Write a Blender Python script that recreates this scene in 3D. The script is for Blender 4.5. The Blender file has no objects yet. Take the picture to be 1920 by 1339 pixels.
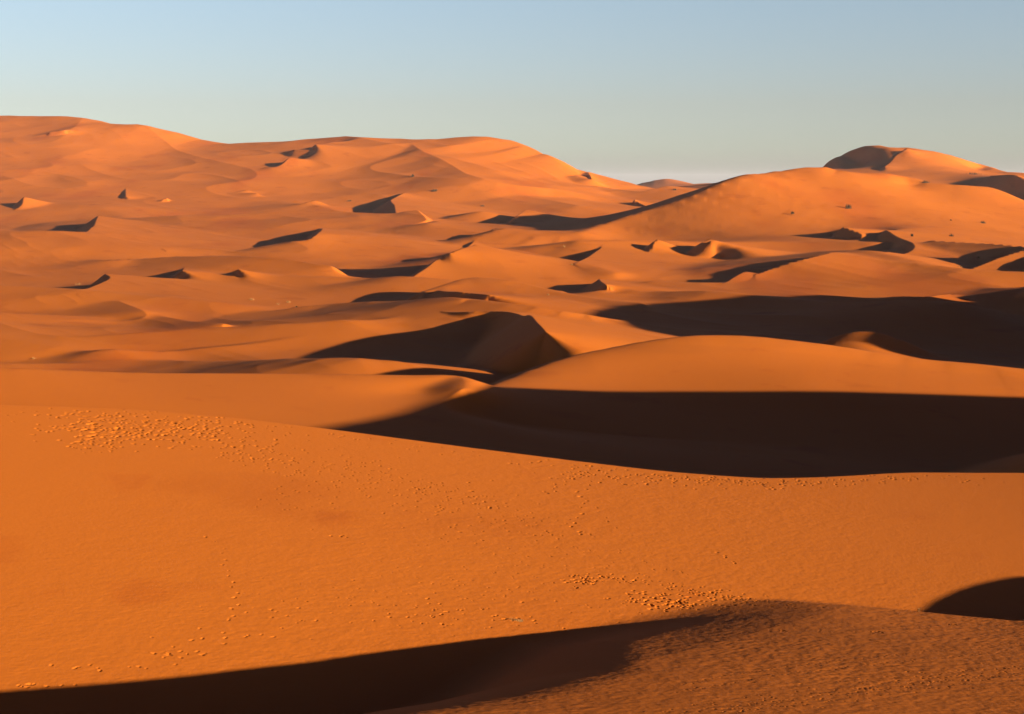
import bpy, math, time
import numpy as np
T0 = time.time()
scene = bpy.context.scene
QUAL = 1.0                      # grid density factor

# ------------------------------------------------------------------ camera
F = 2637.0                      # focal length in photo pixels (1920 wide)
YH = 342.0                      # row of the true horizon in the photo
PITCH = math.atan((669.5 - YH) / F)
cam_d = bpy.data.cameras.new('camera'); cam = bpy.data.objects.new('camera', cam_d)
scene.collection.objects.link(cam); scene.camera = cam
cam_d.sensor_width = 36.0; cam_d.lens = 36.0 * F / 1920.0
cam_d.clip_start = 0.1; cam_d.clip_end = 60000
cam.location = (0, 0, 0); cam.rotation_euler = (math.pi / 2 - PITCH, 0, 0)

# ------------------------------------------------------------------ light
SUN_EL, SUN_B = 9.5, 33.0      # elevation; degrees behind "square to the right"
el, be = math.radians(SUN_EL), math.radians(SUN_B)
SD = np.array([math.cos(be) * math.cos(el), -math.sin(be) * math.cos(el), math.sin(el)])
from mathutils import Vector
sun_d = bpy.data.lights.new('sun', 'SUN'); sun = bpy.data.objects.new('sun', sun_d)
scene.collection.objects.link(sun)
sun_d.energy = 5.0; sun_d.angle = math.radians(0.5); sun_d.color = (1.0, 0.80, 0.60)
sun.rotation_euler = Vector(SD).to_track_quat('Z', 'Y').to_euler()
scene.view_settings.view_transform = 'Standard'; scene.view_settings.look = 'None'
scene.view_settings.gamma = 1.0; scene.view_settings.exposure = 1.72
world = bpy.data.worlds.new('World'); scene.world = world; world.use_nodes = True
nt = world.node_tree; nt.nodes.clear()
N = nt.nodes.new; L = nt.links.new
wo = N('ShaderNodeOutputWorld'); bg = N('ShaderNodeBackground'); sky = N('ShaderNodeTexSky')
sky.sky_type = 'NISHITA'; sky.sun_disc = False
sky.sun_elevation = el; sky.sun_rotation = math.radians(90 + SUN_B)
sky.altitude = 700; sky.dust_density = 1.0
tc = N('ShaderNodeTexCoord'); sp = N('ShaderNodeSeparateXYZ'); L(tc.outputs['Generated'], sp.inputs[0])
mr = N('ShaderNodeMapRange'); mr.inputs['From Min'].default_value = 0.0; mr.inputs['From Max'].default_value = 1.0
L(sp.outputs['Z'], mr.inputs['Value'])
cr = N('ShaderNodeValToRGB'); L(mr.outputs[0], cr.inputs[0])
def ramp(r, stops):
    while len(r.elements) > 1: r.elements.remove(r.elements[-1])
    r.elements[0].position = stops[0][0]; r.elements[0].color = (*stops[0][1], 1)
    for p, c in stops[1:]:
        e = r.elements.new(p); e.color = (*c, 1)
ramp(cr.color_ramp, [(0.0, (.24, .29, .50)), (0.023, (.285, .33, .50)), (0.054, (.31, .312, .41)), (0.125, (.365, .365, .430)),
                     (0.22, (.16, .15, .22)), (0.45, (.035, .020, .070)), (1.0, (.028, .014, .070))])
mx = N('ShaderNodeMix'); mx.data_type = 'RGBA'; mx.blend_type = 'MULTIPLY'; mx.inputs['Factor'].default_value = 1.0
L(sky.outputs[0], mx.inputs['A']); L(cr.outputs[0], mx.inputs['B'])
L(mx.outputs['Result'], bg.inputs['Color']); bg.inputs['Strength'].default_value = 0.12
L(bg.outputs[0], wo.inputs[0])

# ------------------------------------------------------------------ helpers
cp, sp_ = math.cos(PITCH), math.sin(PITCH)
def pix(px, py):                # photo pixel -> (x/depth, drop/depth)
    a = (np.asarray(px, float) - 960.0) / F; b = (669.5 - np.asarray(py, float)) / F
    dy = cp + b * sp_; dz = -sp_ + b * cp
    return a / dy, -dz / dy
def unpix(x, y, z):
    yc = y * cp - z * sp_; zc = z * cp + y * sp_
    return 960 + F * x / yc, 669.5 - F * zc / yc
def smax(a, b, k):              # smooth maximum; for heights above the plain it fades out where b reaches 0
    return np.maximum(a, b) + k * 0.25 * np.maximum(0, 1 - np.abs(a - b) / k) ** 2
def sstep(e0, e1, x):
    t = np.clip((x - e0) / (e1 - e0), 0, 1); return t * t * (3 - 2 * t)
def catmull(P, n):
    P = np.asarray(P, float)
    if len(P) == 2: 
        t = np.linspace(0, 1, n)[:, None]; return P[0] * (1 - t) + P[1] * t
    Q = np.vstack([2 * P[0] - P[1], P, 2 * P[-1] - P[-2]])
    out = []; m = len(P) - 1
    for s in np.linspace(0, m - 1e-9, n):
        i = int(s); t = s - i; a, b, c, d = Q[i], Q[i + 1], Q[i + 2], Q[i + 3]
        out.append(0.5 * (2 * b + (c - a) * t + (2 * a - 5 * b + 4 * c - d) * t * t + (3 * b - a - 3 * c + d) * t ** 3))
    return np.array(out)

def floor_z(x, y):              # the plain between the dunes
    r = np.hypot(x, y)
    return np.interp(r, [0, 120, 200, 250, 300, 450, 700, 1000, 2000, 12000, 40000],
                     [-30, -34, -42, -46, -50, -55, -59, -61, -63, -63, -63])

class Ridge:
    """a crest line in plan with relative heights; a = slope right of travel, b = slope left of travel (degrees)"""
    def __init__(s, pts, a, b, rnd=0.0, n=14, name=None):
        s.C = np.array(pts, float); s.ang = (a, b); s.n = n
        s.P = catmull(pts, n); s.P[:, 2] = np.maximum(s.P[:, 2], 0.01)
        s.ta, s.tb, s.rnd, s.name = math.tan(math.radians(a)), math.tan(math.radians(b)), rnd, name
        s.lin_a, s.lin_b = a > 22, b > 22
        hm = s.P[:, 2].max()
        w = hm * 2.05 / min(s.ta if not s.lin_a else s.ta * 2, s.tb if not s.lin_b else s.tb * 2) + rnd * 1.2 + 1
        s.bb = (s.P[:, 0].min() - w, s.P[:, 0].max() + w, s.P[:, 1].min() - w, s.P[:, 1].max() + w)
    def __call__(s, x, y):
        I = np.zeros(x.shape); H = np.zeros(x.shape); S = np.zeros(x.shape); dm = np.full(x.shape, 1e18)
        for i in range(len(s.P) - 1):
            ax, ay, ah = s.P[i]; bx, by, bh = s.P[i + 1]
            dx, dy = bx - ax, by - ay; l = math.sqrt(dx * dx + dy * dy) + 1e-9; dx /= l; dy /= l
            q = (x - ax) * dx + (y - ay) * dy; c = dx * (y - ay) - dy * (x - ax)
            t = np.clip(q, 0, l); d2 = (q - t) ** 2 + c * c
            a_ = np.maximum(np.abs(c), 0.04 * np.sqrt(d2)) + 1e-3; a2 = a_ * a_
            s0 = -q; s1 = l - q
            w = (s1 / (a2 + s1 * s1) - s0 / (a2 + s0 * s0) + (np.arctan(s1 / a_) - np.arctan(s0 / a_)) / a_) / (2 * a2)
            w = np.maximum(w, 1e-30)
            I += w; H += w * (ah + t / l * (bh - ah)); S += w * c / (np.sqrt(d2) + 1e-6)
        hh = H / I; sg = S / I
        d = (I * 2 / math.pi) ** (-1 / 3.0)
        w = sstep(-0.45, 0.45, sg)
        if s.rnd > 0: d = np.sqrt(d * d + s.rnd ** 2) - s.rnd
        ua = d * s.ta / hh; ub = d * s.tb / hh
        fa = np.where(ua < 2, (1 - ua / 2) ** 2, 0) if not s.lin_a else np.clip(smax(1 - ua, 0 * ua, 0.22), 0, 1)
        fb = np.where(ub < 2, (1 - ub / 2) ** 2, 0) if not s.lin_b else np.clip(smax(1 - ub, 0 * ub, 0.22), 0, 1)
        return hh * (fa * (1 - w) + fb * w)

def evalr(rs, x, y, k=1.0):
    z = np.zeros(x.shape)
    for r in rs:
        m = (x > r.bb[0]) & (x < r.bb[1]) & (y > r.bb[2]) & (y < r.bb[3])
        if m.any():
            v = r(x[m], y[m]); z[m] = smax(z[m], v, np.minimum(k, 2 * v + 1e-3))
    return z

def noise2(x, y, seed, octs):
    rng = np.random.RandomState(seed); o = np.zeros(x.shape)
    for wl, amp in octs:
        for _ in range(5):
            a = rng.uniform(0, math.pi); p = rng.uniform(0, 6.28); w = wl * rng.uniform(.75, 1.35)
            o += amp * 0.45 * np.sin((x * math.cos(a) + y * math.sin(a)) * 6.283 / w + p)
    return o
TE = math.tan(el)
#RIDGES_BEGIN
# crest lines in plan: (name, slope right of travel, slope left of travel, crest rounding, samples, 'x y height; ...')
BIG = [
    ('massif', 11.86, 15.00, 30.0, 34, '-1798.5 3281.3 174.48; -1390.3 3200.0 191.13; -1135.3 3169.1 208.12; -953.8 3069.7 197.86; -841.8 2968.5 180.12; -739.2 2947.0 172.41; -616.7 2922.1 143.28; -485.0 2850.0 142.78; -382.1 2805.5 146.85; -269.9 2746.8 142.39; -161.1 2700.0 140.86; -81.9 2700.0 145.90; -25.5 2679.7 140.33; 50.9 2616.3 112.42; 115.1 2638.8 84.77; 196.5 2595.9 61.56; 254.9 2539.4 45.70'),
    ('gap', 14.00, 16.00, 20.0, 14, '430.8 5200.0 35.79; 508.6 5100.0 66.81; 555.0 5000.0 72.33; 645.5 4900.0 57.51; 758.9 4800.0 54.03; 920.1 4700.0 48.95'),
    ('right_dune', 13.98, 15.00, 7.0, 26, '58.8 1251.8 12.90; 85.0 1319.6 20.94; 139.4 1354.5 36.86; 169.7 1368.9 48.01; 198.2 1387.4 58.82; 230.1 1415.4 68.61; 263.5 1453.7 71.65; 318.4 1483.5 77.75; 346.8 1478.6 71.67; 410.3 1515.4 70.18; 438.8 1481.6 59.66; 497.3 1476.6 55.92; 541.5 1515.3 35.19; 663.4 1549.7 23.13'),
    ('peak', 7.30, 28.00, 10.0, 22, '521.1 2778.2 62.60; 613.0 2635.9 85.54; 638.8 2755.3 109.72; 685.2 2718.2 127.22; 712.2 2652.7 123.05; 791.2 2686.4 118.08; 862.2 2739.2 106.38; 924.8 2766.2 92.67; 903.2 2604.1 80.21; 1082.1 2815.7 56.87; 1208.1 2717.3 59.19'),
    ('valley_mound', 8.00, 28.00, 6.0, 26, '-8.2 232.0 8.72; -1.0 262.0 9.62; 9.8 285.0 12.16; 21.6 297.0 13.57; 33.6 303.0 14.57; 44.4 306.0 15.07; 54.9 306.0 15.24; 69.4 303.0 14.42; 84.3 298.0 12.91; 107.3 292.0 11.01; 146.4 285.0 8.63'),
    ('tongue_dune', 7.00, 30.00, 2.0, 26, '-103.6 215.0 16.69; -81.5 222.0 15.51; -74.4 226.0 14.74; -63.0 232.0 13.60; -49.2 238.0 12.90; -33.5 243.0 12.40; -18.9 247.0 11.86; -11.4 248.0 11.76; -8.8 244.0 11.23; -8.1 231.0 9.96'),
    ('off1', 30.00, 30.00, 1.0, 16, '84.0 119.0 24.97; 93.0 139.0 26.02; 103.0 174.0 28.38; 141.0 174.0 31.02; 178.0 174.0 33.21; 300.0 174.0 38.86'),
    ('off2', 35.00, 35.00, 1.0, 14, '247.0 291.0 38.72; 242.0 308.0 39.56; 239.0 369.0 45.65; 259.0 443.0 48.41; 284.0 513.0 43.18; 342.0 573.0 40.88'),
]
SMALL = [
    (None, 16.00, 22.00, 2.0, 14, '88.1 398.0 8.21; 92.4 397.0 10.31; 97.4 396.0 11.49; 102.9 394.0 11.38; 107.7 392.0 9.76'),
    (None, 6.48, 10.00, 5.0, 18, '-187.9 395.9 1.90; -163.2 394.8 2.75; -142.4 401.0 2.28; -124.8 412.2 1.48; -103.9 414.4 1.43; -79.1 398.3 2.43; -58.4 374.4 4.54; -44.0 356.6 6.61; -33.4 355.9 6.23; -26.7 377.2 2.67'),
    (None, 10.00, 24.00, 4.0, 18, '-167.5 480.4 0.05; -153.6 456.7 0.05; -140.9 442.0 1.13; -130.6 433.5 3.60; -123.5 429.4 4.50; -117.1 432.3 3.91; -106.4 438.5 2.70; -90.4 447.2 3.08; -72.2 462.6 3.48'),
    (None, 10.00, 4.50, 6.0, 14, '-217.6 501.1 6.83; -182.4 469.0 5.74; -154.4 448.2 4.42; -134.9 434.7 2.82; -123.0 423.0 0.78'),
    (None, 7.38, 24.00, 5.0, 18, '-189.5 483.2 2.16; -167.7 470.2 3.12; -147.2 468.6 4.33; -126.5 477.4 4.98; -102.9 485.8 5.77; -74.8 486.5 6.75; -46.6 495.1 6.97; -24.6 538.8 4.81; -8.4 619.7 0.86'),
    (None, 4.50, 6.83, 8.0, 14, '-245.6 517.3 10.83; -221.0 541.2 7.25; -197.8 560.0 4.79; -178.5 575.6 3.13; -160.3 588.2 0.77; -138.4 588.4 0.05'),
    (None, 7.62, 24.00, 3.0, 16, '-207.1 672.3 0.51; -187.6 637.5 0.38; -165.9 604.0 0.72; -144.5 574.3 2.48; -125.0 545.8 2.64; -107.3 518.4 3.59'),
    (None, 7.88, 10.00, 8.0, 18, '-322.6 734.4 9.18; -265.6 698.1 9.02; -223.3 672.8 8.55; -192.5 656.6 7.58; -166.1 643.9 6.44; -143.4 632.5 4.96; -122.8 622.1 3.13; -101.4 611.3 1.08'),
    (None, 10.00, 6.21, 3.0, 14, '95.2 392.3 8.24; 95.3 383.6 7.77; 95.8 374.1 7.25; 96.4 363.2 6.59; 96.3 350.2 6.09'),
    ('swell', 7.64, 26.00, 3.0, 16, '-94.1 613.0 3.24; -72.2 612.2 5.32; -43.5 583.7 8.23; -27.3 552.6 10.74; -18.9 529.0 11.40'),
    ('swell', 5.19, 26.00, 4.0, 16, '-39.9 647.3 7.50; -25.8 679.3 10.26; -17.7 688.1 11.29; -4.4 680.6 10.48; 15.3 656.4 7.93; 35.8 623.1 6.14; 54.2 597.5 6.72'),
    (None, 6.93, 9.83, 5.0, 18, '58.6 703.7 2.24; 78.5 689.0 4.66; 101.2 665.7 5.58; 122.4 637.9 5.50; 138.6 608.0 6.44; 151.6 582.9 8.54; 162.9 566.4 9.72; 172.9 550.0 9.49'),
    (None, 5.07, 8.86, 6.0, 14, '78.4 770.6 5.83; 106.3 762.8 5.70; 146.8 763.3 5.11; 202.6 801.8 3.82; 264.5 858.9 4.66'),
    ('swell', 7.00, 26.00, 5.0, 20, '-254.7 860.0 -1.25; -216.8 840.0 3.49; -190.5 830.0 5.64; -158.6 820.0 6.81; -109.3 800.0 6.70; -80.9 790.0 6.07; -64.7 775.0 8.16; -49.4 765.0 7.88; -17.0 745.0 5.69; 24.5 715.0 3.57'),
    ('swell', 10.00, 26.00, 3.0, 20, '-344.7 1010.0 -1.58; -317.8 1010.0 1.08; -288.0 1000.0 4.67; -251.3 990.0 8.57; -205.7 970.0 10.63; -162.1 930.0 10.28; -133.8 905.0 8.69; -114.1 885.0 7.34'),
    ('swell', 11.00, 16.00, 12.0, 16, '-21.2 1020.0 13.92; -11.4 1000.0 14.05; 7.3 960.0 12.75; 34.1 900.0 9.91; 59.8 830.0 5.82'),
    (None, 7.00, 10.00, 4.0, 14, '-156.7 1149.5 3.00; -112.4 1115.9 4.75; -78.7 1079.6 5.06; -54.8 1047.3 4.00'),
    (None, 4.50, 7.34, 8.0, 14, '-521.0 1218.5 10.47; -449.0 1173.3 19.06; -387.9 1171.5 21.63; -350.6 1208.8 18.31; -331.3 1252.4 14.00; -311.2 1280.5 11.04; -284.1 1292.3 8.42'),
    (None, 10.00, 4.81, 5.0, 14, '49.5 1068.7 16.68; 107.8 1091.9 15.81; 155.1 1108.6 14.96; 198.3 1113.0 13.95; 242.8 1100.0 13.98; 280.8 1080.7 15.40'),
    (None, 5.10, 7.14, 8.0, 14, '-10.3 1277.7 17.20; 34.3 1243.1 7.96; 81.8 1234.1 0.16; 130.8 1244.9 0.17; 180.8 1250.2 0.13; 237.0 1246.8 0.08'),
    (None, 6.32, 10.00, 8.0, 18, '246.4 1110.9 6.80; 233.7 998.8 12.15; 228.2 917.9 16.63; 230.5 863.8 16.10; 239.1 820.1 13.45; 255.5 789.7 11.31; 280.1 774.8 10.34'),
    (None, 4.50, 5.58, 6.0, 14, '-529.6 1335.8 20.71; -446.0 1280.1 17.51; -388.7 1287.5 15.55; -364.0 1352.9 13.69; -374.1 1466.3 12.14'),
    (None, 4.50, 4.50, 6.0, 18, '-617.8 1766.9 1.69; -564.4 1764.2 8.80; -493.8 1727.6 15.25; -416.0 1672.1 20.36; -352.0 1645.1 23.03; -307.2 1661.1 24.64; -268.5 1682.2 26.42; -214.6 1668.3 27.31; -139.2 1619.0 26.60'),
    (None, 4.74, 4.64, 10.0, 14, '-796.6 2045.9 5.54; -726.8 2022.8 6.69; -657.0 2000.1 9.40; -588.2 1963.9 11.09; -527.7 1890.4 9.72; -481.3 1780.7 7.58'),
    (None, 7.73, 7.79, 6.0, 14, '-285.5 1997.3 12.21; -209.9 1891.6 10.34; -138.0 1838.7 11.21; -78.2 1772.2 17.93; -37.1 1667.1 27.95'),
    (None, 32.00, 3.72, 0.0, 14, '-335.7 2657.0 11.54; -354.9 2630.5 12.38; -357.3 2581.4 18.98'),
    (None, 32.00, 7.64, 0.0, 14, '-397.0 2592.4 10.74; -354.4 2564.6 10.67; -309.4 2532.4 9.44'),
    (None, 32.00, 7.16, 0.0, 14, '-389.0 2477.5 12.32; -393.0 2439.8 9.57; -403.4 2427.0 6.32; -424.0 2437.0 2.66'),
    (None, 32.00, 8.63, 0.0, 14, '-922.5 2838.0 5.64; -891.2 2837.2 7.25'),
    (None, 10.00, 4.50, 0.0, 14, '-189.2 2658.7 0.54; -176.2 2572.9 4.39; -156.9 2500.4 11.58; -130.4 2435.3 18.32; -103.0 2362.0 25.27; -80.6 2285.5 28.03; -61.9 2223.6 30.95; -40.4 2183.8 31.13; -9.9 2168.0 29.17; 29.9 2173.2 26.41'),
    (None, 5.70, 4.50, 0.0, 14, '-26.5 2169.7 19.91; 7.0 2125.1 20.13; 57.2 2069.6 20.01; 93.9 1985.6 20.96'),
    (None, 32.00, 4.50, 0.0, 14, '-12.4 2218.8 19.98; 46.7 2319.2 18.77'),
    (None, 32.00, 7.00, 0.0, 14, '138.7 2582.7 8.51; 135.6 2428.6 18.98; 129.7 2482.2 11.11'),
    (None, 32.00, 5.15, 0.0, 14, '253.0 2330.1 18.68; 205.4 2301.4 16.84; 169.5 2414.3 11.74'),
    (None, 32.00, 4.50, 0.0, 14, '184.1 2430.9 0.03; 183.5 1933.3 13.68'),
    (None, 32.00, 7.41, 0.0, 14, '-689.4 1997.5 19.06; -682.2 1969.3 11.72; -690.2 1952.6 5.71; -705.7 1941.0 0.70'),
    (None, 32.00, 6.80, 0.0, 14, '-471.8 1609.0 24.00; -392.8 1324.4 20.41; -361.9 1191.7 18.24; -376.0 1187.1 14.88'),
    (None, 32.00, 8.45, 0.0, 14, '-617.9 2262.9 0.05; -582.8 2135.0 5.27'),
    (None, 32.00, 9.76, 0.0, 14, '-513.3 2102.6 7.02; -512.9 2103.2 5.72'),
    (None, 32.00, 5.39, 0.0, 14, '-415.5 2211.8 4.10; -442.5 2200.7 0.23'),
    (None, 32.00, 10.00, 0.0, 14, '-390.9 2175.1 4.81; -445.1 2204.4 0.21'),
    (None, 32.00, 6.15, 0.0, 14, '-280.3 2004.5 16.62; -297.9 1996.9 12.26; -305.4 2040.1 6.72'),
    (None, 32.00, 4.72, 0.0, 14, '-163.9 2138.3 11.59; -170.7 1993.3 20.20; -154.1 1851.2 25.93; -138.6 1685.9 24.41'),
    (None, 32.00, 4.50, 0.0, 14, '-92.3 1534.2 20.54; -108.0 1626.1 30.53'),
    (None, 5.54, 4.50, 0.0, 14, '-8.7 2006.6 0.91; -62.3 1660.0 16.74; -88.1 1470.6 19.41'),
    (None, 32.00, 10.00, 0.0, 14, '15.1 1640.8 27.86; -6.4 1520.6 13.54; -36.1 1543.7 6.66'),
    (None, 32.00, 9.09, 0.0, 14, '-17.6 1359.4 14.83; -38.1 1178.8 7.34; -34.7 999.1 0.05'),
    (None, 32.00, 6.06, 0.0, 14, '-226.2 1630.4 8.42; -185.4 1377.5 16.57; -164.8 1207.2 19.23; -164.2 1140.7 15.97; -180.3 1170.3 8.31'),
    (None, 32.00, 9.65, 0.0, 14, '-308.5 1250.9 0.84; -293.1 1163.5 4.81; -266.7 1079.7 8.74'),
    (None, 32.00, 5.89, 0.0, 14, '-264.2 1012.7 6.78; -278.6 985.7 7.89; -302.0 1006.3 6.22'),
    (None, 32.00, 5.82, 0.0, 14, '-230.4 1012.1 0.31; -213.5 915.3 3.75; -190.7 813.7 9.52'),
    (None, 32.00, 7.16, 0.0, 14, '-181.2 933.4 1.75; -157.5 809.5 10.07'),
    (None, 32.00, 4.50, 0.0, 14, '-223.8 772.8 9.87; -213.2 744.6 8.72; -206.9 689.8 7.37; -200.5 647.3 6.31'),
    (None, 5.83, 9.78, 0.0, 14, '-176.2 628.9 5.46; -156.0 588.4 4.88; -149.3 571.0 2.71; -157.6 562.9 1.55; -176.0 556.3 2.55'),
    ('cone_dune', 32.00, 7.00, 0.0, 18, '-23.1 910.0 20.77; -36.2 868.0 17.07; -45.2 864.0 13.00; -50.7 836.0 9.27; -56.7 807.0 5.63'),
    (None, 32.00, 10.00, 0.0, 14, '61.4 1219.5 2.63; 38.3 1150.3 3.49; 1.4 1117.9 4.34'),
    (None, 32.00, 8.97, 0.0, 14, '107.2 1054.6 18.39; 102.3 1037.1 12.14; 92.9 1028.0 6.04'),
    (None, 32.00, 6.13, 0.0, 14, '148.4 1060.1 18.13; 138.9 1031.5 16.76; 145.3 1020.5 18.38'),
    (None, 32.00, 4.50, 0.0, 14, '77.2 1109.0 13.32; 52.2 962.2 10.84; 38.7 868.5 8.34'),
    (None, 32.00, 5.74, 0.0, 14, '226.1 940.8 13.68; 197.1 860.5 16.95; 171.6 823.9 15.51; 150.8 809.4 11.33; 136.8 790.9 8.05'),
    (None, 32.00, 4.50, 0.0, 14, '132.4 801.5 9.48; 120.1 773.8 6.63; 111.2 748.8 3.60'),
    (None, 32.00, 5.28, 0.0, 14, '48.0 777.3 6.46; 46.8 710.3 7.20; 48.7 703.5 5.07; 38.4 709.0 2.39'),
    (None, 32.00, 7.58, 0.0, 14, '276.0 1176.6 16.62; 281.6 1136.4 15.03; 269.4 1140.0 8.88'),
    (None, 32.00, 4.50, 0.0, 14, '302.0 1140.7 18.51; 295.2 1052.4 17.97; 279.2 979.1 14.22; 248.3 926.1 10.98'),
    (None, 32.00, 5.56, 0.0, 14, '343.3 889.6 26.26; 307.2 864.3 16.91; 268.2 819.8 10.92'),
    (None, 32.00, 5.88, 0.0, 14, '359.8 935.6 23.08; 326.7 861.7 18.43; 298.2 801.6 13.24'),
    ('swell', 32.00, 4.50, 0.0, 14, '-34.6 639.3 8.56; -24.6 605.6 10.42; -16.1 594.0 10.23; -9.6 579.3 10.53'),
    (None, 32.00, 8.39, 0.0, 20, '-24.9 505.4 8.73; -15.3 493.8 10.30; -7.6 490.4 10.79; -1.5 481.6 11.12; 3.2 455.7 12.12; 5.8 420.4 13.33; 7.2 388.6 13.66; 8.7 363.1 12.96'),
    (None, 7.37, 24.00, 3.0, 14, '-40.0 594.0 4.26; -36.8 578.2 7.67; -28.1 554.9 10.45; -12.2 526.8 11.79; 6.6 504.4 11.23; 24.8 496.5 8.79; 41.9 501.0 5.32'),
    (None, 32.00, 8.32, 0.0, 14, '330.7 1157.2 3.24; 280.5 1019.6 9.49; 236.9 891.6 16.12'),
    (None, 32.00, 10.00, 0.0, 14, '346.5 942.0 18.03; 332.7 980.0 18.27; 308.3 1034.6 19.15'),
    (None, 32.00, 6.90, 0.0, 14, '-154.0 813.4 9.98; -154.7 812.1 6.28; -157.2 818.5 2.53'),
    (None, 9.66, 10.00, 4.0, 16, '243.6 736.8 3.47; 246.9 701.3 6.13; 257.8 676.0 8.19; 275.2 656.4 9.94'),
    (None, 32.00, 10.00, 0.0, 14, '306.6 793.5 3.88; 273.9 726.1 6.55; 243.3 660.8 8.87'),
    (None, 32.00, 8.58, 0.0, 14, '215.4 693.8 3.69; 195.9 671.3 4.46; 187.1 686.8 2.99'),
    (None, 32.00, 8.07, 0.0, 14, '185.7 2138.0 18.68; 189.1 2130.9 14.66; 199.8 2088.1 10.53'),
    (None, 32.00, 6.44, 0.0, 14, '721.9 2600.7 8.17; 694.8 2581.0 0.83; 654.7 2495.2 4.99'),
    (None, 32.00, 4.56, 0.0, 14, '747.9 2213.6 24.63; 755.8 2132.6 32.31'),
]
def load_ridges(T): return [Ridge([tuple(map(float, q.split())) for q in p.split(';')], a, b, rnd, n, nm) for nm, a, b, rnd, n, p in T]
big = load_ridges(BIG); small = load_ridges(SMALL)
#RIDGES_END

# ------------------------------------------------------------------ near layers
FC = [(-400, 740), (0, 760), (250, 768), (450, 785), (640, 808), (1000, 855), (1250, 885), (1430, 898), (1560, 895), (1700, 886), (1920, 887), (2400, 895)]
def soft(x, w): return 0.5 * (x + np.sqrt(x * x + w * w))        # smooth ramp
def F0(x, y):                   # foreground slope: falls to the right, almost level in depth
    z = -18.0 - 0.125 * x + 0.075 * soft(x - 8, 14) + 0.10 * soft(x - 36, 12)
    z = z - 0.010 * (y - 60)
    return np.minimum(z, -9)
fcu, fcY, fcz = [], [], []
for px, py in FC:
    u, t = pix(px, py); yy = np.linspace(40, 220, 3000); f = -t * yy - F0(u * yy, yy)
    Yh = yy[np.where(f < 0)[0][0]] if (f < 0).any() else 120
    fcu.append(u); fcY.append(Yh); fcz.append(-t * Yh)
fcu = np.array([-2.2] + fcu + [1.2, 2.2]); fcY = np.array([60] + fcY + [70, 50.]); fcz = np.array([-15.] + fcz + [-20, -20])
print('F crest depth', np.round(fcY, 1), np.round(fcz, 1))
def smooth_interp(xs, X, Yv):
    t = np.linspace(X[0], X[-1], 2400); v = np.interp(t, X, Yv)
    k = np.hanning(41); k /= k.sum(); v = np.convolve(np.pad(v, 20, 'edge'), k, 'valid')
    return np.interp(xs, t, v)
def layerF(x, y):
    yy = np.maximum(y, 8); u = np.clip(x / yy, -2.2, 2.2)
    Yc = smooth_interp(u, fcu, fcY)
    z = F0(x, y); over = y - Yc
    z = z - np.where(over > 0, 0.60 * (np.sqrt(over ** 2 + 0.5) - 0.707), 0)
    z = z - np.minimum(0.02 * np.maximum(0, np.abs(x - 5) - 70) ** 2, 40)
    return np.where(y < 20, z - (20 - y) * 0.3, z)
def tps_fit(C):
    C = np.asarray(C, float); X = C[:, :2]; n = len(C); d2 = ((X[:, None] - X[None]) ** 2).sum(-1)
    K = np.where(d2 > 0, d2 * np.log(d2 + 1e-12), 0) + np.eye(n) * 4.0
    P = np.hstack([np.ones((n, 1)), X]); A = np.zeros((n + 3, n + 3))
    A[:n, :n] = K; A[:n, n:] = P; A[n:, :n] = P.T
    w = np.linalg.solve(A, np.concatenate([C[:, 2], np.zeros(3)]))
    def f(x, y):
        z = w[n] + w[n + 1] * x + w[n + 2] * y
        for i in range(n):
            r2 = (x - X[i, 0]) ** 2 + (y - X[i, 1]) ** 2 + 1e-9
            z = z + w[i] * r2 * np.log(r2)
        return z
    return f
TERM = np.array([(9.5, 59.5, -18.5), (7.6, 55.7, -17.75), (3.8, 49.1, -16.4), (3.35, 41, -14.6), (0.4, 36.2, -13.6), (-2.9, 32.7, -12.8), (-8, 28, -11.8), (-12, 20, -10)])
GCR = [(1350, 1150, 60.3), (1480, 1133, 60), (1700, 1143, 58.3), (1920, 1160, 55.8)]
GC = [tuple(p) for p in TERM] + [(10, 40, -14.55), (17, 40, -14.7), (17, 46, -15.8), (25, 45, -15.6), (8, 33, -13.1), (12, 30, -12.6), (25, 32, -13.1),
      (32, 55, -16.3), (42, 48, -14.4), (0, 28, -11.8), (0, 20, -9), (0, 8, -4.0), (0, 0, -1.75), (-8, 5, -4.5), (10, 5, -4.5), (15, 15, -8.7), (0, -15, -7), (35, 20, -12)]
for px, py, Yd in GCR:
    u, t = pix(px, py); GC.append((u * Yd, Yd, -t * Yd))
gt = tps_fit(GC)
gcu = np.array([-0.3, 0.05] + [pix(p[0], p[1])[0] for p in GCR] + [0.55, 0.7, 1.0, 2.2]); gcY = np.array([64, 61.] + [p[2] for p in GCR] + [57, 58, 48, 30.])
hs = np.array([math.cos(be), -math.sin(be)]); hq = np.array([math.sin(be), math.cos(be)])
Tq = TERM[:, 0] * hq[0] + TERM[:, 1] * hq[1]; Ts = TERM[:, 0] * hs[0] + TERM[:, 1] * hs[1]
def layerG(x, y):
    yy = np.maximum(y, 6); u = np.clip(x / yy, -2.2, 2.2)
    z = gt(np.clip(x, -14, 45), np.clip(y, -16, 64))
    s_ = x * hs[0] + y * hs[1]; q_ = x * hq[0] + y * hq[1]
    v = np.maximum(0, smooth_interp(np.clip(q_, Tq.min(), Tq.max()), np.sort(Tq), Ts[np.argsort(Tq)]) - s_ + 1.0)
    z = z - np.minimum(0.03 * v ** 2, 1.2 * v)
    z = z - 0.022 * np.clip(s_ + 20, 0, 25)
    Yc = smooth_interp(u, gcu, gcY); over = y - Yc
    z = z - np.where(over > 0, 0.5 * (np.sqrt(over ** 2 + 1.0) - 1.0), 0)
    z = z - 0.02 * np.maximum(0, np.abs(x) - 42) ** 1.5
    return z - 0.02 * np.maximum(0, -y - 10) ** 1.5

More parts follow.
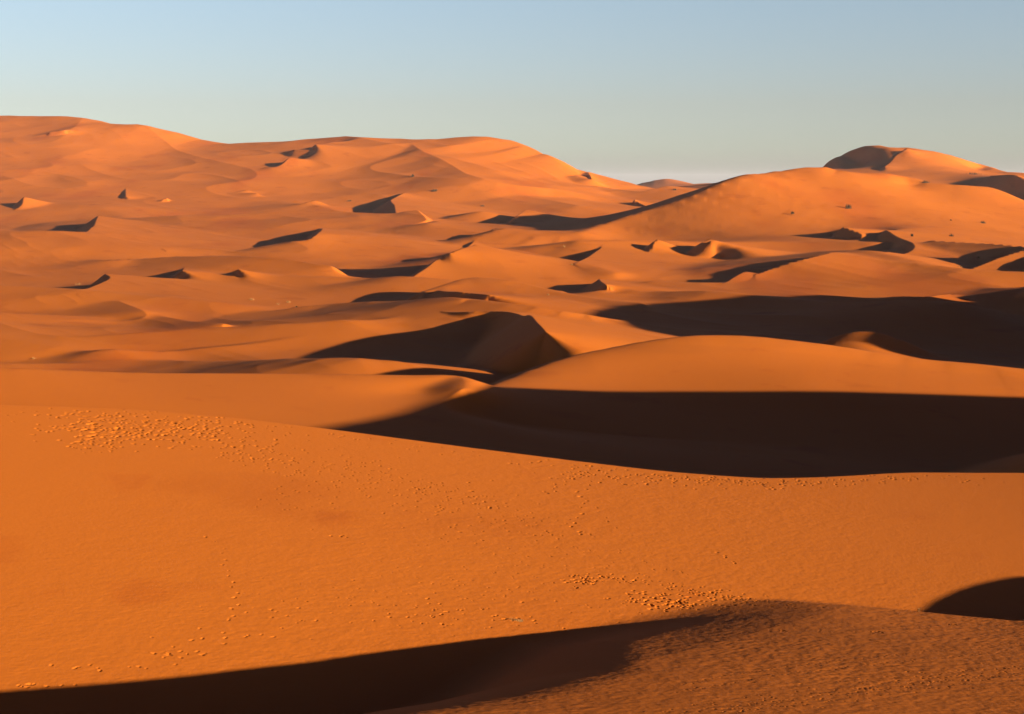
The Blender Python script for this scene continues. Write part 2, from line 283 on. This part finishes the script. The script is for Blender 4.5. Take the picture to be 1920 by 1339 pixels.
# ------------------------------------------------------------------ grid
nA = int(1300 * QUAL)
azd = np.radians(np.linspace(-22.5, 22.5, nA))
azs = np.radians(np.concatenate([np.linspace(22.7, 60, 120), np.linspace(61, 180, 60)]))
AZ = np.concatenate([-azs[::-1], azd, azs[:-1]])
# rows: uniform in picture height for the foreground, then for the dune field
tt = np.linspace(0.52, 0.155, int(1250 * QUAL)); r1 = -np.interp(tt, [0.155, 0.2, 0.42, 0.52], [-18.5, -19, -15, -12]) / tt
rmid = 1 / np.linspace(1 / r1[-1], 1 / 1500., int(1150 * QUAL))
rfar = np.geomspace(1500, 3600, int(420 * QUAL)); rfar2 = np.geomspace(3600, 30000, 90)
RR = np.concatenate([np.geomspace(0.8, r1[0], 70)[:-1], r1[:-1], rmid[:-1], rfar[:-1], rfar2])
A, R = np.meshgrid(AZ, RR); X = (R * np.sin(A)); Y = (R * np.cos(A))
nR, nC = X.shape
print('grid', nR, nC, nR * nC, 't', time.time() - T0)

Z = floor_z(X, Y); ID = np.zeros(X.shape, np.int16)
def paint(rs, k, Zrel, off):
    for i, r in enumerate(rs):
        x0, x1, y0, y1 = r.bb
        m = (X > x0) & (X < x1) & (Y > y0) & (Y < y1)
        rows = np.where(m.any(1))[0]
        if len(rows) == 0: continue
        cols = np.where(m.any(0))[0]
        sl = (slice(rows[0], rows[-1] + 1), slice(cols[0], cols[-1] + 1)); mm = m[sl]
        v = r(X[sl][mm], Y[sl][mm]); old = Zrel[sl][mm]
        kk = min(k, max(0.4, r.P[:, 2].max() * 0.25))
        Zs = Zrel[sl]; Zs[mm] = smax(old, v, np.minimum(kk, 2 * v + 1e-3))
        I = ID[sl]; t = I[mm]; t[(v > old) & (v > 0.8)] = off + i; I[mm] = t
ZB = np.zeros(X.shape); paint(big, 6.0, ZB, 1)
ZS = np.zeros(X.shape); paint(small, 1.5, ZS, 100)
Z = Z + ZB + ZS
# low swells everywhere beyond the valley
far = sstep(180, 400, R) * (1 - sstep(6000, 9000, R))
Z += far * noise2(X, Y, 3, [(160, 0.55), (60, 0.12)])
def lattice(x, y, sc, seed):
    rng = np.random.RandomState(seed); T = rng.uniform(-1, 1, (256, 256)).astype(np.float32)
    a, b = x / sc, y / sc; i = np.floor(a).astype(int); j = np.floor(b).astype(int); f = a - i; g = b - j
    f = f * f * (3 - 2 * f); g = g * g * (3 - 2 * g); i0, i1, j0, j1 = i & 255, (i + 1) & 255, j & 255, (j + 1) & 255
    return (T[i0, j0] * (1 - f) + T[i1, j0] * f) * (1 - g) + (T[i0, j1] * (1 - f) + T[i1, j1] * f) * g
def crests(sc, seed, st=2.2):          # low secondary crests, long across the wind
    a = X * 0.80 + Y * 0.60; b = (-X * 0.60 + Y * 0.80) / st
    w = lattice(a, b, sc * 2.3, seed + 1) * sc * 0.5
    return (1 - np.abs(lattice(a + w, b + w * .4, sc, seed))) ** 2
Z += far * (1 - sstep(1500, 2600, R)) * (0.75 * crests(46, 21) + 0.22 * crests(15, 31)) + sstep(1700, 2600, R) * (1 - sstep(6000, 9000, R)) * (5.0 * crests(150, 41) + 1.6 * crests(55, 51))
near = R < 320
xn, yn = X[near], Y[near]
zf = layerF(xn, yn); zg = layerG(xn, yn)
zn = Z[near]; idn = ID[near]
z = smax(zn, zf, 2.0); idn = np.where(zf > zn, 80, idn)
gF = sstep(-1.0, 1.0, zf - zn); gG = sstep(-0.6, 0.6, zg - z)
idn = np.where(zg > z, 81, idn); z = smax(z, zg, 0.8)
# wind-worked roughness of the near sand
ca, sa_ = math.cos(0.42), math.sin(0.42)
def rot(x, y): return x * ca + y * sa_, -x * sa_ + y * ca
xr, yr = rot(xn, yn)
cell = 0.0024 * np.maximum(R[near], 20)                 # fade what the grid cannot carry
def band(sc): return sstep(0.5, 1.6, sc / cell)
wob = lattice(xr, yr, 2.5, 9) * 0.8
rough = 0.006 * lattice(xr * 0.75, yr + wob * 0.3, 0.13, 5) + 0.0075 * lattice(xr * 0.8, yr, 0.31, 6) + 0.008 * lattice(xr, yr, 1.1, 7)
patchy = 0.45 + 0.55 * sstep(-0.3, 0.6, lattice(xn, yn, 9, 8))
sF, _ = xn * hs[0] + yn * hs[1], 0
wF = gF * (0.30 + 0.60 * sstep(-22, 6, xn) * (1 - sstep(10, 26, xn)) * patchy)
wG = gG * (0.35 + 0.5 * patchy)
z = z + rough * (wF * (1 - gG) + wG)
Z[near] = z; ID[near] = idn

# ------------------------------------------------------------------ footprints and churned sand (real dents)
YN = np.linspace(24, 170, 1500)
def ground_hit(px, py):
    u, t = pix(px, py); zz = np.maximum(layerF(u * YN, YN), layerG(u * YN, YN)); f = -t * YN - zz
    k = np.where((f[:-1] > 0) & (f[1:] <= 0))[0]
    if len(k) == 0: return None
    k = k[0]; w = f[k] / (f[k] - f[k + 1]); Yq = YN[k] * (1 - w) + YN[k + 1] * w
    return u * Yq, Yq
prng = np.random.RandomState(12)
lnR = RR
def dent(x, y, ln, wd, dp, ang):
    r = math.hypot(x, y); az = math.atan2(x, y); rad = max(ln, wd) * 2.2
    i0, i1 = np.searchsorted(RR, [r - rad, r + rad]); j0, j1 = np.searchsorted(AZ, [az - rad / r, az + rad / r])
    if i1 - i0 < 2 or j1 - j0 < 2: return
    xs = X[i0:i1, j0:j1] - x; ys = Y[i0:i1, j0:j1] - y; c, s_ = math.cos(ang), math.sin(ang)
    a = (xs * c + ys * s_) / ln; b = (-xs * s_ + ys * c) / wd; q = a * a + b * b
    Z[i0:i1, j0:j1] += dp * (-np.exp(-q * q * 1.6) * (0.62 + 0.38 * np.tanh(2.2 * (xs * hs[0] + ys * hs[1]) / wd)) + 0.13 * np.exp(-((np.sqrt(q) - 1.35) / 0.32) ** 2) * (0.6 + 0.4 * np.tanh(a)))
def dent_px(px, py, size=0.17, dp=0.07, ang=None, jit=0.35):
    h = ground_hit(px, py)
    if h is None: return
    s_ = 0.42 * size * prng.uniform(1 - jit, 1 + jit) * min(1.0, 0.45 + h[1] / 150.0); dp = dp * 0.8 * min(1.0, 0.45 + h[1] / 150.0)
    dent(h[0], h[1], s_ * 1.35, s_ * 0.8, dp * prng.uniform(0.6, 1.2), prng.uniform(0, 3.14) if ang is None else ang + prng.normal() * 0.25)
def trail(pts, step, size, dp, two=True, off=3.0):
    P = catmull(np.array(pts, float), 60); d = np.r_[0, np.cumsum(np.hypot(*np.diff(P, axis=0).T))]
    for k, q in enumerate(np.arange(0, d[-1], step)):
        x = np.interp(q, d, P[:, 0]); y = np.interp(q, d, P[:, 1]); o = off * (1 if k % 2 else -1) if two else 0
        dent_px(x + o + prng.normal() * 1.2, y + o * 0.35 + prng.normal() * 0.8, size, dp)
def cloud(n, cx, cy, rx, ry, size, dp, tilt=0.0):
    for _ in range(n):
        a, b = prng.normal() * 0.55, prng.normal() * 0.55
        dent_px(cx + a * rx, cy + b * ry + a * rx * tilt, size, dp)
cloud(330, 270, 800, 190, 26, 0.26, 0.11, 0.05)
cloud(70, 190, 810, 90, 28, 0.30, 0.14, 0.0)
cloud(60, 390, 815, 110, 18, 0.26, 0.11, 0.12)
cloud(45, 180, 835, 60, 12, 0.22, 0.09)
cloud(90, 470, 855, 110, 22, 0.20, 0.08, 0.22)
cloud(120, 620, 880, 150, 34, 0.17, 0.07, 0.22)
cloud(130, 760, 915, 170, 50, 0.16, 0.07, 0.25)
cloud(110, 920, 965, 150, 45, 0.15, 0.07, 0.3)
cloud(40, 560, 930, 60, 40, 0.16, 0.07)
cloud(60, 1140, 895, 120, 16, 0.18, 0.09, 0.08)
for q in range(150):                                   # the walked crest
    px = prng.uniform(0, 1920); py = np.interp(px, [p[0] for p in FC], [p[1] for p in FC]) + 4 + abs(prng.normal()) * 9
    dent_px(px, py, 0.20, 0.08)
cloud(90, 1330, 902, 220, 9, 0.19, 0.09, 0.03)
cloud(60, 1540, 905, 180, 8, 0.19, 0.09, -0.04)
trail([(1028, 926), (1055, 908), (1078, 893)], 11, 0.20, 0.13)
trail([(1022, 922), (1060, 900), (1095, 888)], 13, 0.18, 0.11)
trail([(1085, 922), (1130, 900), (1190, 890), (1260, 893), (1330, 905)], 13, 0.19, 0.12)
trail([(1092, 930), (1088, 968), (1072, 985), (1095, 1008)], 11, 0.20, 0.14)
trail([(1105, 940), (1128, 962), (1150, 985), (1185, 1006)], 14, 0.19, 0.12)
trail([(880, 905), (882, 940), (915, 950)], 14, 0.20, 0.13)
trail([(860, 920), (960, 965), (1060, 1018), (1160, 1060), (1300, 1112)], 7, 0.10, 0.05, off=1.5)
trail([(1010, 960), (1100, 1000), (1200, 1050), (1300, 1080)], 7, 0.09, 0.045, off=1.5)
trail([(390, 1008), (415, 1025), (418, 1050), (428, 1075), (437, 1100), (443, 1125), (434, 1150), (430, 1170)], 11, 0.17, 0.10, off=3.5)
cloud(9, 60, 1284, 60, 6, 0.22, 0.09); cloud(9, 190, 1250, 90, 9, 0.2, 0.08); cloud(12, 330, 1225, 50, 10, 0.20, 0.07)
cloud(22, 460, 1175, 150, 34, 0.19, 0.08, -0.2)
cloud(30, 840, 1150, 240, 24, 0.18, 0.08)
trail([(1345, 1037), (1365, 1048), (1380, 1058)], 10, 0.17, 0.10)
cloud(60, 1097, 1087, 42, 11, 0.17, 0.13, 0.0)
cloud(40, 1170, 1087, 60, 7, 0.13, 0.08, 0.12)
cloud(120, 1260, 1128, 85, 15, 0.19, 0.13, 0.10)
cloud(70, 1320, 1112, 70, 10, 0.14, 0.09, 0.12)
cloud(70, 1430, 1130, 80, 8, 0.15, 0.09, 0.08)
cloud(150, 820, 1130, 330, 70, 0.14, 0.045, 0.0)
cloud(120, 1000, 1060, 260, 60, 0.13, 0.045, 0.1)
for off in (0, 14): trail([(1270, 1284 + off), (1420, 1258 + off), (1560, 1240 + off), (1740, 1222 + off), (1930, 1204 + off)], 9, 0.13, 0.035, off=2)
cloud(150, 1500, 1312, 240, 14, 0.13, 0.04, -0.10)
cloud(170, 1760, 1275, 200, 16, 0.14, 0.045, -0.10)
cloud(60, 1560, 1180, 300, 12, 0.13, 0.035)
for px, py in ((955, 1162), (640, 1005), (1785, 1172), (1470, 1182), (1640, 1184)): cloud(5, px, py, 14, 3, 0.16, 0.09)
print('heights t', time.time() - T0)

# ------------------------------------------------------------------ sand material
def sand_mat():
    m = bpy.data.materials.new('sand'); m.use_nodes = True; t = m.node_tree; n = t.nodes; l = t.links
    b = n['Principled BSDF']; b.inputs['Roughness'].default_value = 0.9
    b.inputs['Specular IOR Level'].default_value = 0.1
    geo = n.new('ShaderNodeNewGeometry')
    def noise(scale, det, mapscale=(1, 1, 1)):
        mp = n.new('ShaderNodeMapping'); mp.inputs['Scale'].default_value = mapscale; l.new(geo.outputs['Position'], mp.inputs[0])
        q = n.new('ShaderNodeTexNoise'); q.inputs['Scale'].default_value = scale; q.inputs['Detail'].default_value = det
        l.new(mp.outputs[0], q.inputs['Vector']); return q.outputs['Fac']
    big_ = noise(0.012, 4); patch = noise(0.05, 5); damp = noise(0.22, 3, (1.0, 0.55, 1)); streak = noise(0.010, 6, (1.0, 0.35, 1.6))
    r = n.new('ShaderNodeValToRGB'); l.new(big_, r.inputs[0])
    ramp(r.color_ramp, [(0.35, (0.50, 0.138, 0.0115)), (0.65, (0.46, 0.123, 0.0105))])
    r2 = n.new('ShaderNodeValToRGB'); l.new(patch, r2.inputs[0])
    ramp(r2.color_ramp, [(0.60, (1, 1, 1)), (0.72, (0.86, 0.80, 0.78))])
    mm = n.new('ShaderNodeMix'); mm.data_type = 'RGBA'; mm.blend_type = 'MULTIPLY'; mm.inputs['Factor'].default_value = 1
    l.new(r.outputs[0], mm.inputs['A']); l.new(r2.outputs[0], mm.inputs['B']); 
    col = mm.outputs['Result']
    for src, lo, hi, c in ((damp, 0.66, 0.74, (0.93, 0.87, 0.85)), (streak, 0.56, 0.66, (0.90, 0.80, 0.80))):
        rr = n.new('ShaderNodeValToRGB'); l.new(src, rr.inputs[0]); ramp(rr.color_ramp, [(lo, (1, 1, 1)), (hi, c)])
        m2 = n.new('ShaderNodeMix'); m2.data_type = 'RGBA'; m2.blend_type = 'MULTIPLY'; m2.inputs['Factor'].default_value = 1
        l.new(col, m2.inputs['A']); l.new(rr.outputs[0], m2.inputs['B']); col = m2.outputs['Result']
    l.new(col, b.inputs['Base Color'])
    bp = n.new('ShaderNodeBump'); bp.inputs['Strength'].default_value = 0.5; bp.inputs['Distance'].default_value = 0.02
    l.new(noise(6.0, 4), bp.inputs['Height']); l.new(bp.outputs[0], b.inputs['Normal'])
    return m
sand = sand_mat()

# ------------------------------------------------------------------ mesh
V = np.empty((nR * nC + 1, 3), np.float32)
V[:-1, 0] = X.ravel(); V[:-1, 1] = Y.ravel(); V[:-1, 2] = Z.ravel(); V[-1] = (0, 0, Z[0].mean())
ii, jj = np.meshgrid(np.arange(nR - 1), np.arange(nC), indexing='ij'); jn = (jj + 1) % nC
Q = np.stack([ii * nC + jj, (ii + 1) * nC + jj, (ii + 1) * nC + jn, ii * nC + jn], -1).reshape(-1, 4)[:, ::-1]
def build(name, q, verts):
    used = np.unique(q); remap = np.zeros(len(verts), np.int64); remap[used] = np.arange(len(used))
    v = verts[used]; q = remap[q]
    me = bpy.data.meshes.new(name); me.vertices.add(len(v)); me.vertices.foreach_set('co', v.ravel())
    me.loops.add(q.size); me.loops.foreach_set('vertex_index', q.ravel().astype(np.int32))
    me.polygons.add(len(q)); me.polygons.foreach_set('loop_start', (np.arange(len(q)) * 4).astype(np.int32))
    me.update(calc_edges=True); me.polygons.foreach_set('use_smooth', np.ones(len(q), bool))
    me.materials.append(sand)
    o = bpy.data.objects.new(name, me); scene.collection.objects.link(o); return o, used
dzr = np.gradient(Z, axis=0) / np.gradient(R, axis=0); dza = np.gradient(Z, axis=1) / np.gradient(A, axis=1) / R
nx = -(dzr * np.sin(A) + dza * np.cos(A)); ny = -(dzr * np.cos(A) - dza * np.sin(A))
NRM = np.stack([nx, ny, np.ones_like(nx)], -1).reshape(-1, 3); NRM /= np.linalg.norm(NRM, axis=1)[:, None]
NRM = np.vstack([NRM, [[0, 0, 1]]]).astype(np.float32)
KIND = {81: ('sand_dune', 'rough near dune crest at the bottom right, lit by grazing sun'),
        80: ('sand_dune', 'broad bright foreground slope crossed by footprints'), 0: ('sand_plain', 'wind-blown sand between the dunes')}
LB = {'massif': 'long high dune ridge on the left skyline', 'gap': 'low distant dunes in the gap between the two high ridges',
      'right_dune': 'big smooth orange dune right of centre', 'peak': 'farthest dune peak on the right with dark folds near its top',
      'valley_mound': 'rounded dune behind the big trough of shadow', 'tongue_dune': 'low tongue-shaped dune behind the foreground crest at left'}
fid = ID.reshape(-1)[Q[:, 0]]
grp = np.zeros(300, int)
for i, r_ in enumerate(big):
    if r_.name in LB: grp[1 + i] = 1 + i; KIND[1 + i] = ('sand_dune', LB[r_.name])
grp[80] = 80; grp[81] = 81; grp[100:] = 90; KIND[90] = ('sand_dunes', 'rows of middle-distance dunes with small curved shadows')
fid = grp[fid]
for k in sorted(KIND):
    q = Q[fid == k]
    if len(q) == 0: continue
    o, used = build(KIND[k][0], q, V); o['kind'] = 'structure'; o['label'] = KIND[k][1]
    o.data.normals_split_custom_set_from_vertices(NRM[used])

# ------------------------------------------------------------------ air
hm = bpy.data.materials.new('haze'); hm.use_nodes = True; hn = hm.node_tree.nodes; hn.clear()
ho = hn.new('ShaderNodeOutputMaterial'); hv = hn.new('ShaderNodeVolumePrincipled'); hm.node_tree.links.new(hv.outputs[0], ho.inputs['Volume'])
hv.inputs['Color'].default_value = (0.80, 0.86, 1.0, 1); hv.inputs['Density'].default_value = 1.8e-5; hv.inputs['Anisotropy'].default_value = 0.0
zb, zt = float(Z.min()) - 3.0, float(Z.max()) + 25
me = bpy.data.meshes.new('haze'); b_ = 31000.0
me.from_pydata([(x, y, z) for z in (zb, zt) for x, y in ((-b_, -b_), (b_, -b_), (b_, b_), (-b_, b_))], [],
               [(3, 2, 1, 0), (4, 5, 6, 7), (0, 1, 5, 4), (1, 2, 6, 5), (2, 3, 7, 6), (3, 0, 4, 7)])
me.materials.append(hm); ho_ = bpy.data.objects.new('haze', me); scene.collection.objects.link(ho_); ho_['kind'] = 'stuff'
# ------------------------------------------------------------------ tufts of dry grass and scrub
def mat(name, col, rough=0.9):
    m = bpy.data.materials.new(name); m.use_nodes = True; b = m.node_tree.nodes['Principled BSDF']
    n = m.node_tree.nodes.new('ShaderNodeTexNoise'); n.inputs['Scale'].default_value = 9
    r = m.node_tree.nodes.new('ShaderNodeValToRGB'); ramp(r.color_ramp, [(0.3, tuple(c * .7 for c in col)), (0.7, col)])
    m.node_tree.links.new(n.outputs['Fac'], r.inputs[0]); m.node_tree.links.new(r.outputs[0], b.inputs['Base Color'])
    b.inputs['Roughness'].default_value = rough; return m
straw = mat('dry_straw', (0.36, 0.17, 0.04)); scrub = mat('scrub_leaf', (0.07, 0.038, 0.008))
def height_at(x, y):
    r = math.hypot(x, y); az = math.atan2(x, y); i = int(np.clip(np.searchsorted(RR, r), 1, nR - 1)); j = int(np.searchsorted(AZ, az))
    return float(Z[i - 1:i + 1, j - 1:j + 1].mean())
def plant_spot(px, py):
    Yq = np.exp(np.linspace(math.log(40), math.log(3600), 5000)); u, t = pix(px, py)
    i = np.clip(np.searchsorted(RR, Yq * math.sqrt(1 + u * u)), 0, nR - 1); j = int(np.searchsorted(AZ, math.atan(u)))
    f = -t * Yq - Z[i, j]; k = np.where(f <= 0)[0]; k = k[0] if len(k) else len(Yq) - 1
    return u * Yq[k], Yq[k]
trng = np.random.RandomState(4)
def tuft(px, py, wpx, hpx, m, label, name='grass_tuft', cat='grass tuft', blades=90, group=None):
    x0, y0 = plant_spot(px, py); w = wpx * y0 / F / 2; h = hpx * y0 / F; vs, fs = [], []
    cs = [(0.0, 0.0)]
    for b_ in range(blades):
        cx, cy = cs[trng.randint(len(cs))]; bx, by = np.clip(trng.normal(size=2) * .33, -1, 1) * (w, w * .6)
        a = trng.uniform(0, 6.28); lean = abs(trng.normal()) * .5; hh = h * trng.uniform(.5, 1.1); bw = h * 0.045
        z0 = height_at(x0 + bx, y0 + by) - height_at(x0, y0) - 0.05 * h
        dx, dy = math.cos(a), math.sin(a); n0 = len(vs)
        for k, f_ in ((0, 1.0), (1, .75), (2, .05)):
            q = k / 2; px_, py_ = bx + dx * lean * hh * q * q, by + dy * lean * hh * q * q; zz_ = z0 + hh * q * (1 - .25 * lean * q)
            vs += [(px_ - dy * bw * f_, py_ + dx * bw * f_, zz_), (px_ + dy * bw * f_, py_ - dx * bw * f_, zz_)]
        fs += [(n0, n0 + 1, n0 + 3, n0 + 2), (n0 + 2, n0 + 3, n0 + 5, n0 + 4)]
    n0 = len(vs); vs.append((0, 0, 0.12 * h))
    for k in range(14):
        a = k * 6.283 / 14; q = trng.uniform(.75, 1.1); vs.append((math.cos(a) * w * q, math.sin(a) * w * .6 * q, -0.25 * h))
        fs.append((n0, n0 + 1 + k, n0 + 1 + (k + 1) % 14))
    me = bpy.data.meshes.new(name); me.from_pydata(vs, [], fs); me.materials.append(m)
    o = bpy.data.objects.new(name, me); scene.collection.objects.link(o); o.location = (x0, y0, height_at(x0, y0))
    o['label'] = label; o['category'] = cat
    if group: o['group'] = group
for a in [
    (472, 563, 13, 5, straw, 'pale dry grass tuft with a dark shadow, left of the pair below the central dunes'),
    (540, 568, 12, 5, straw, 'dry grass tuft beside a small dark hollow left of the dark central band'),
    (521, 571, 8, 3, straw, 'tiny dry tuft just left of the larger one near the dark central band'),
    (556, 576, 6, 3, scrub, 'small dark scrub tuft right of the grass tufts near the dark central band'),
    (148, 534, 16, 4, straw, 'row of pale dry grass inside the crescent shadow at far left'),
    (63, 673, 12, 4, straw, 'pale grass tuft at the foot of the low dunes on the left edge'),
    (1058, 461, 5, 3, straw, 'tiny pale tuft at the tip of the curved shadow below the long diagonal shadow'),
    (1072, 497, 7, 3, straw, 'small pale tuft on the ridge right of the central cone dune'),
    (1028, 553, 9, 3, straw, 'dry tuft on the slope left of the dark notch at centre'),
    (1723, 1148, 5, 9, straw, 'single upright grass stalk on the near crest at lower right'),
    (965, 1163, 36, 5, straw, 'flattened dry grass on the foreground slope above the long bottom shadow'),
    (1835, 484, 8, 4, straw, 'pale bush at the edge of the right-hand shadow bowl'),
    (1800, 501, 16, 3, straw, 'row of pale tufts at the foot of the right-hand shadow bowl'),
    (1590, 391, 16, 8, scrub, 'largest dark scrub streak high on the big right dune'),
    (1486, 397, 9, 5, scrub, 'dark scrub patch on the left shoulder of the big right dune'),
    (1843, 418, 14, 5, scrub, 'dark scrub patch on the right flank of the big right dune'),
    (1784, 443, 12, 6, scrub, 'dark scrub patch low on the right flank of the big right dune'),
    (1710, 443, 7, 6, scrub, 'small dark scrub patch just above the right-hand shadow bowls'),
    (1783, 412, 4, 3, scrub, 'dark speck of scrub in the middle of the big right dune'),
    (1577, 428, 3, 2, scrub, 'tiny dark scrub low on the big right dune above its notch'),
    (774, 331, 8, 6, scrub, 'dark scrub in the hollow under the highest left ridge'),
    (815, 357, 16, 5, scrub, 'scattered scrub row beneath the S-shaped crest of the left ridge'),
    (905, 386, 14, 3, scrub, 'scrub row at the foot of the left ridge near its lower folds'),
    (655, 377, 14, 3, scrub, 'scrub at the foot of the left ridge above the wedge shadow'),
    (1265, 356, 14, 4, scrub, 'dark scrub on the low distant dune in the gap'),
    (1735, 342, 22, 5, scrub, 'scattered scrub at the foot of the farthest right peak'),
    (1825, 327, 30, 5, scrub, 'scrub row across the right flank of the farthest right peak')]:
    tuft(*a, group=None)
print('done t', time.time() - T0)
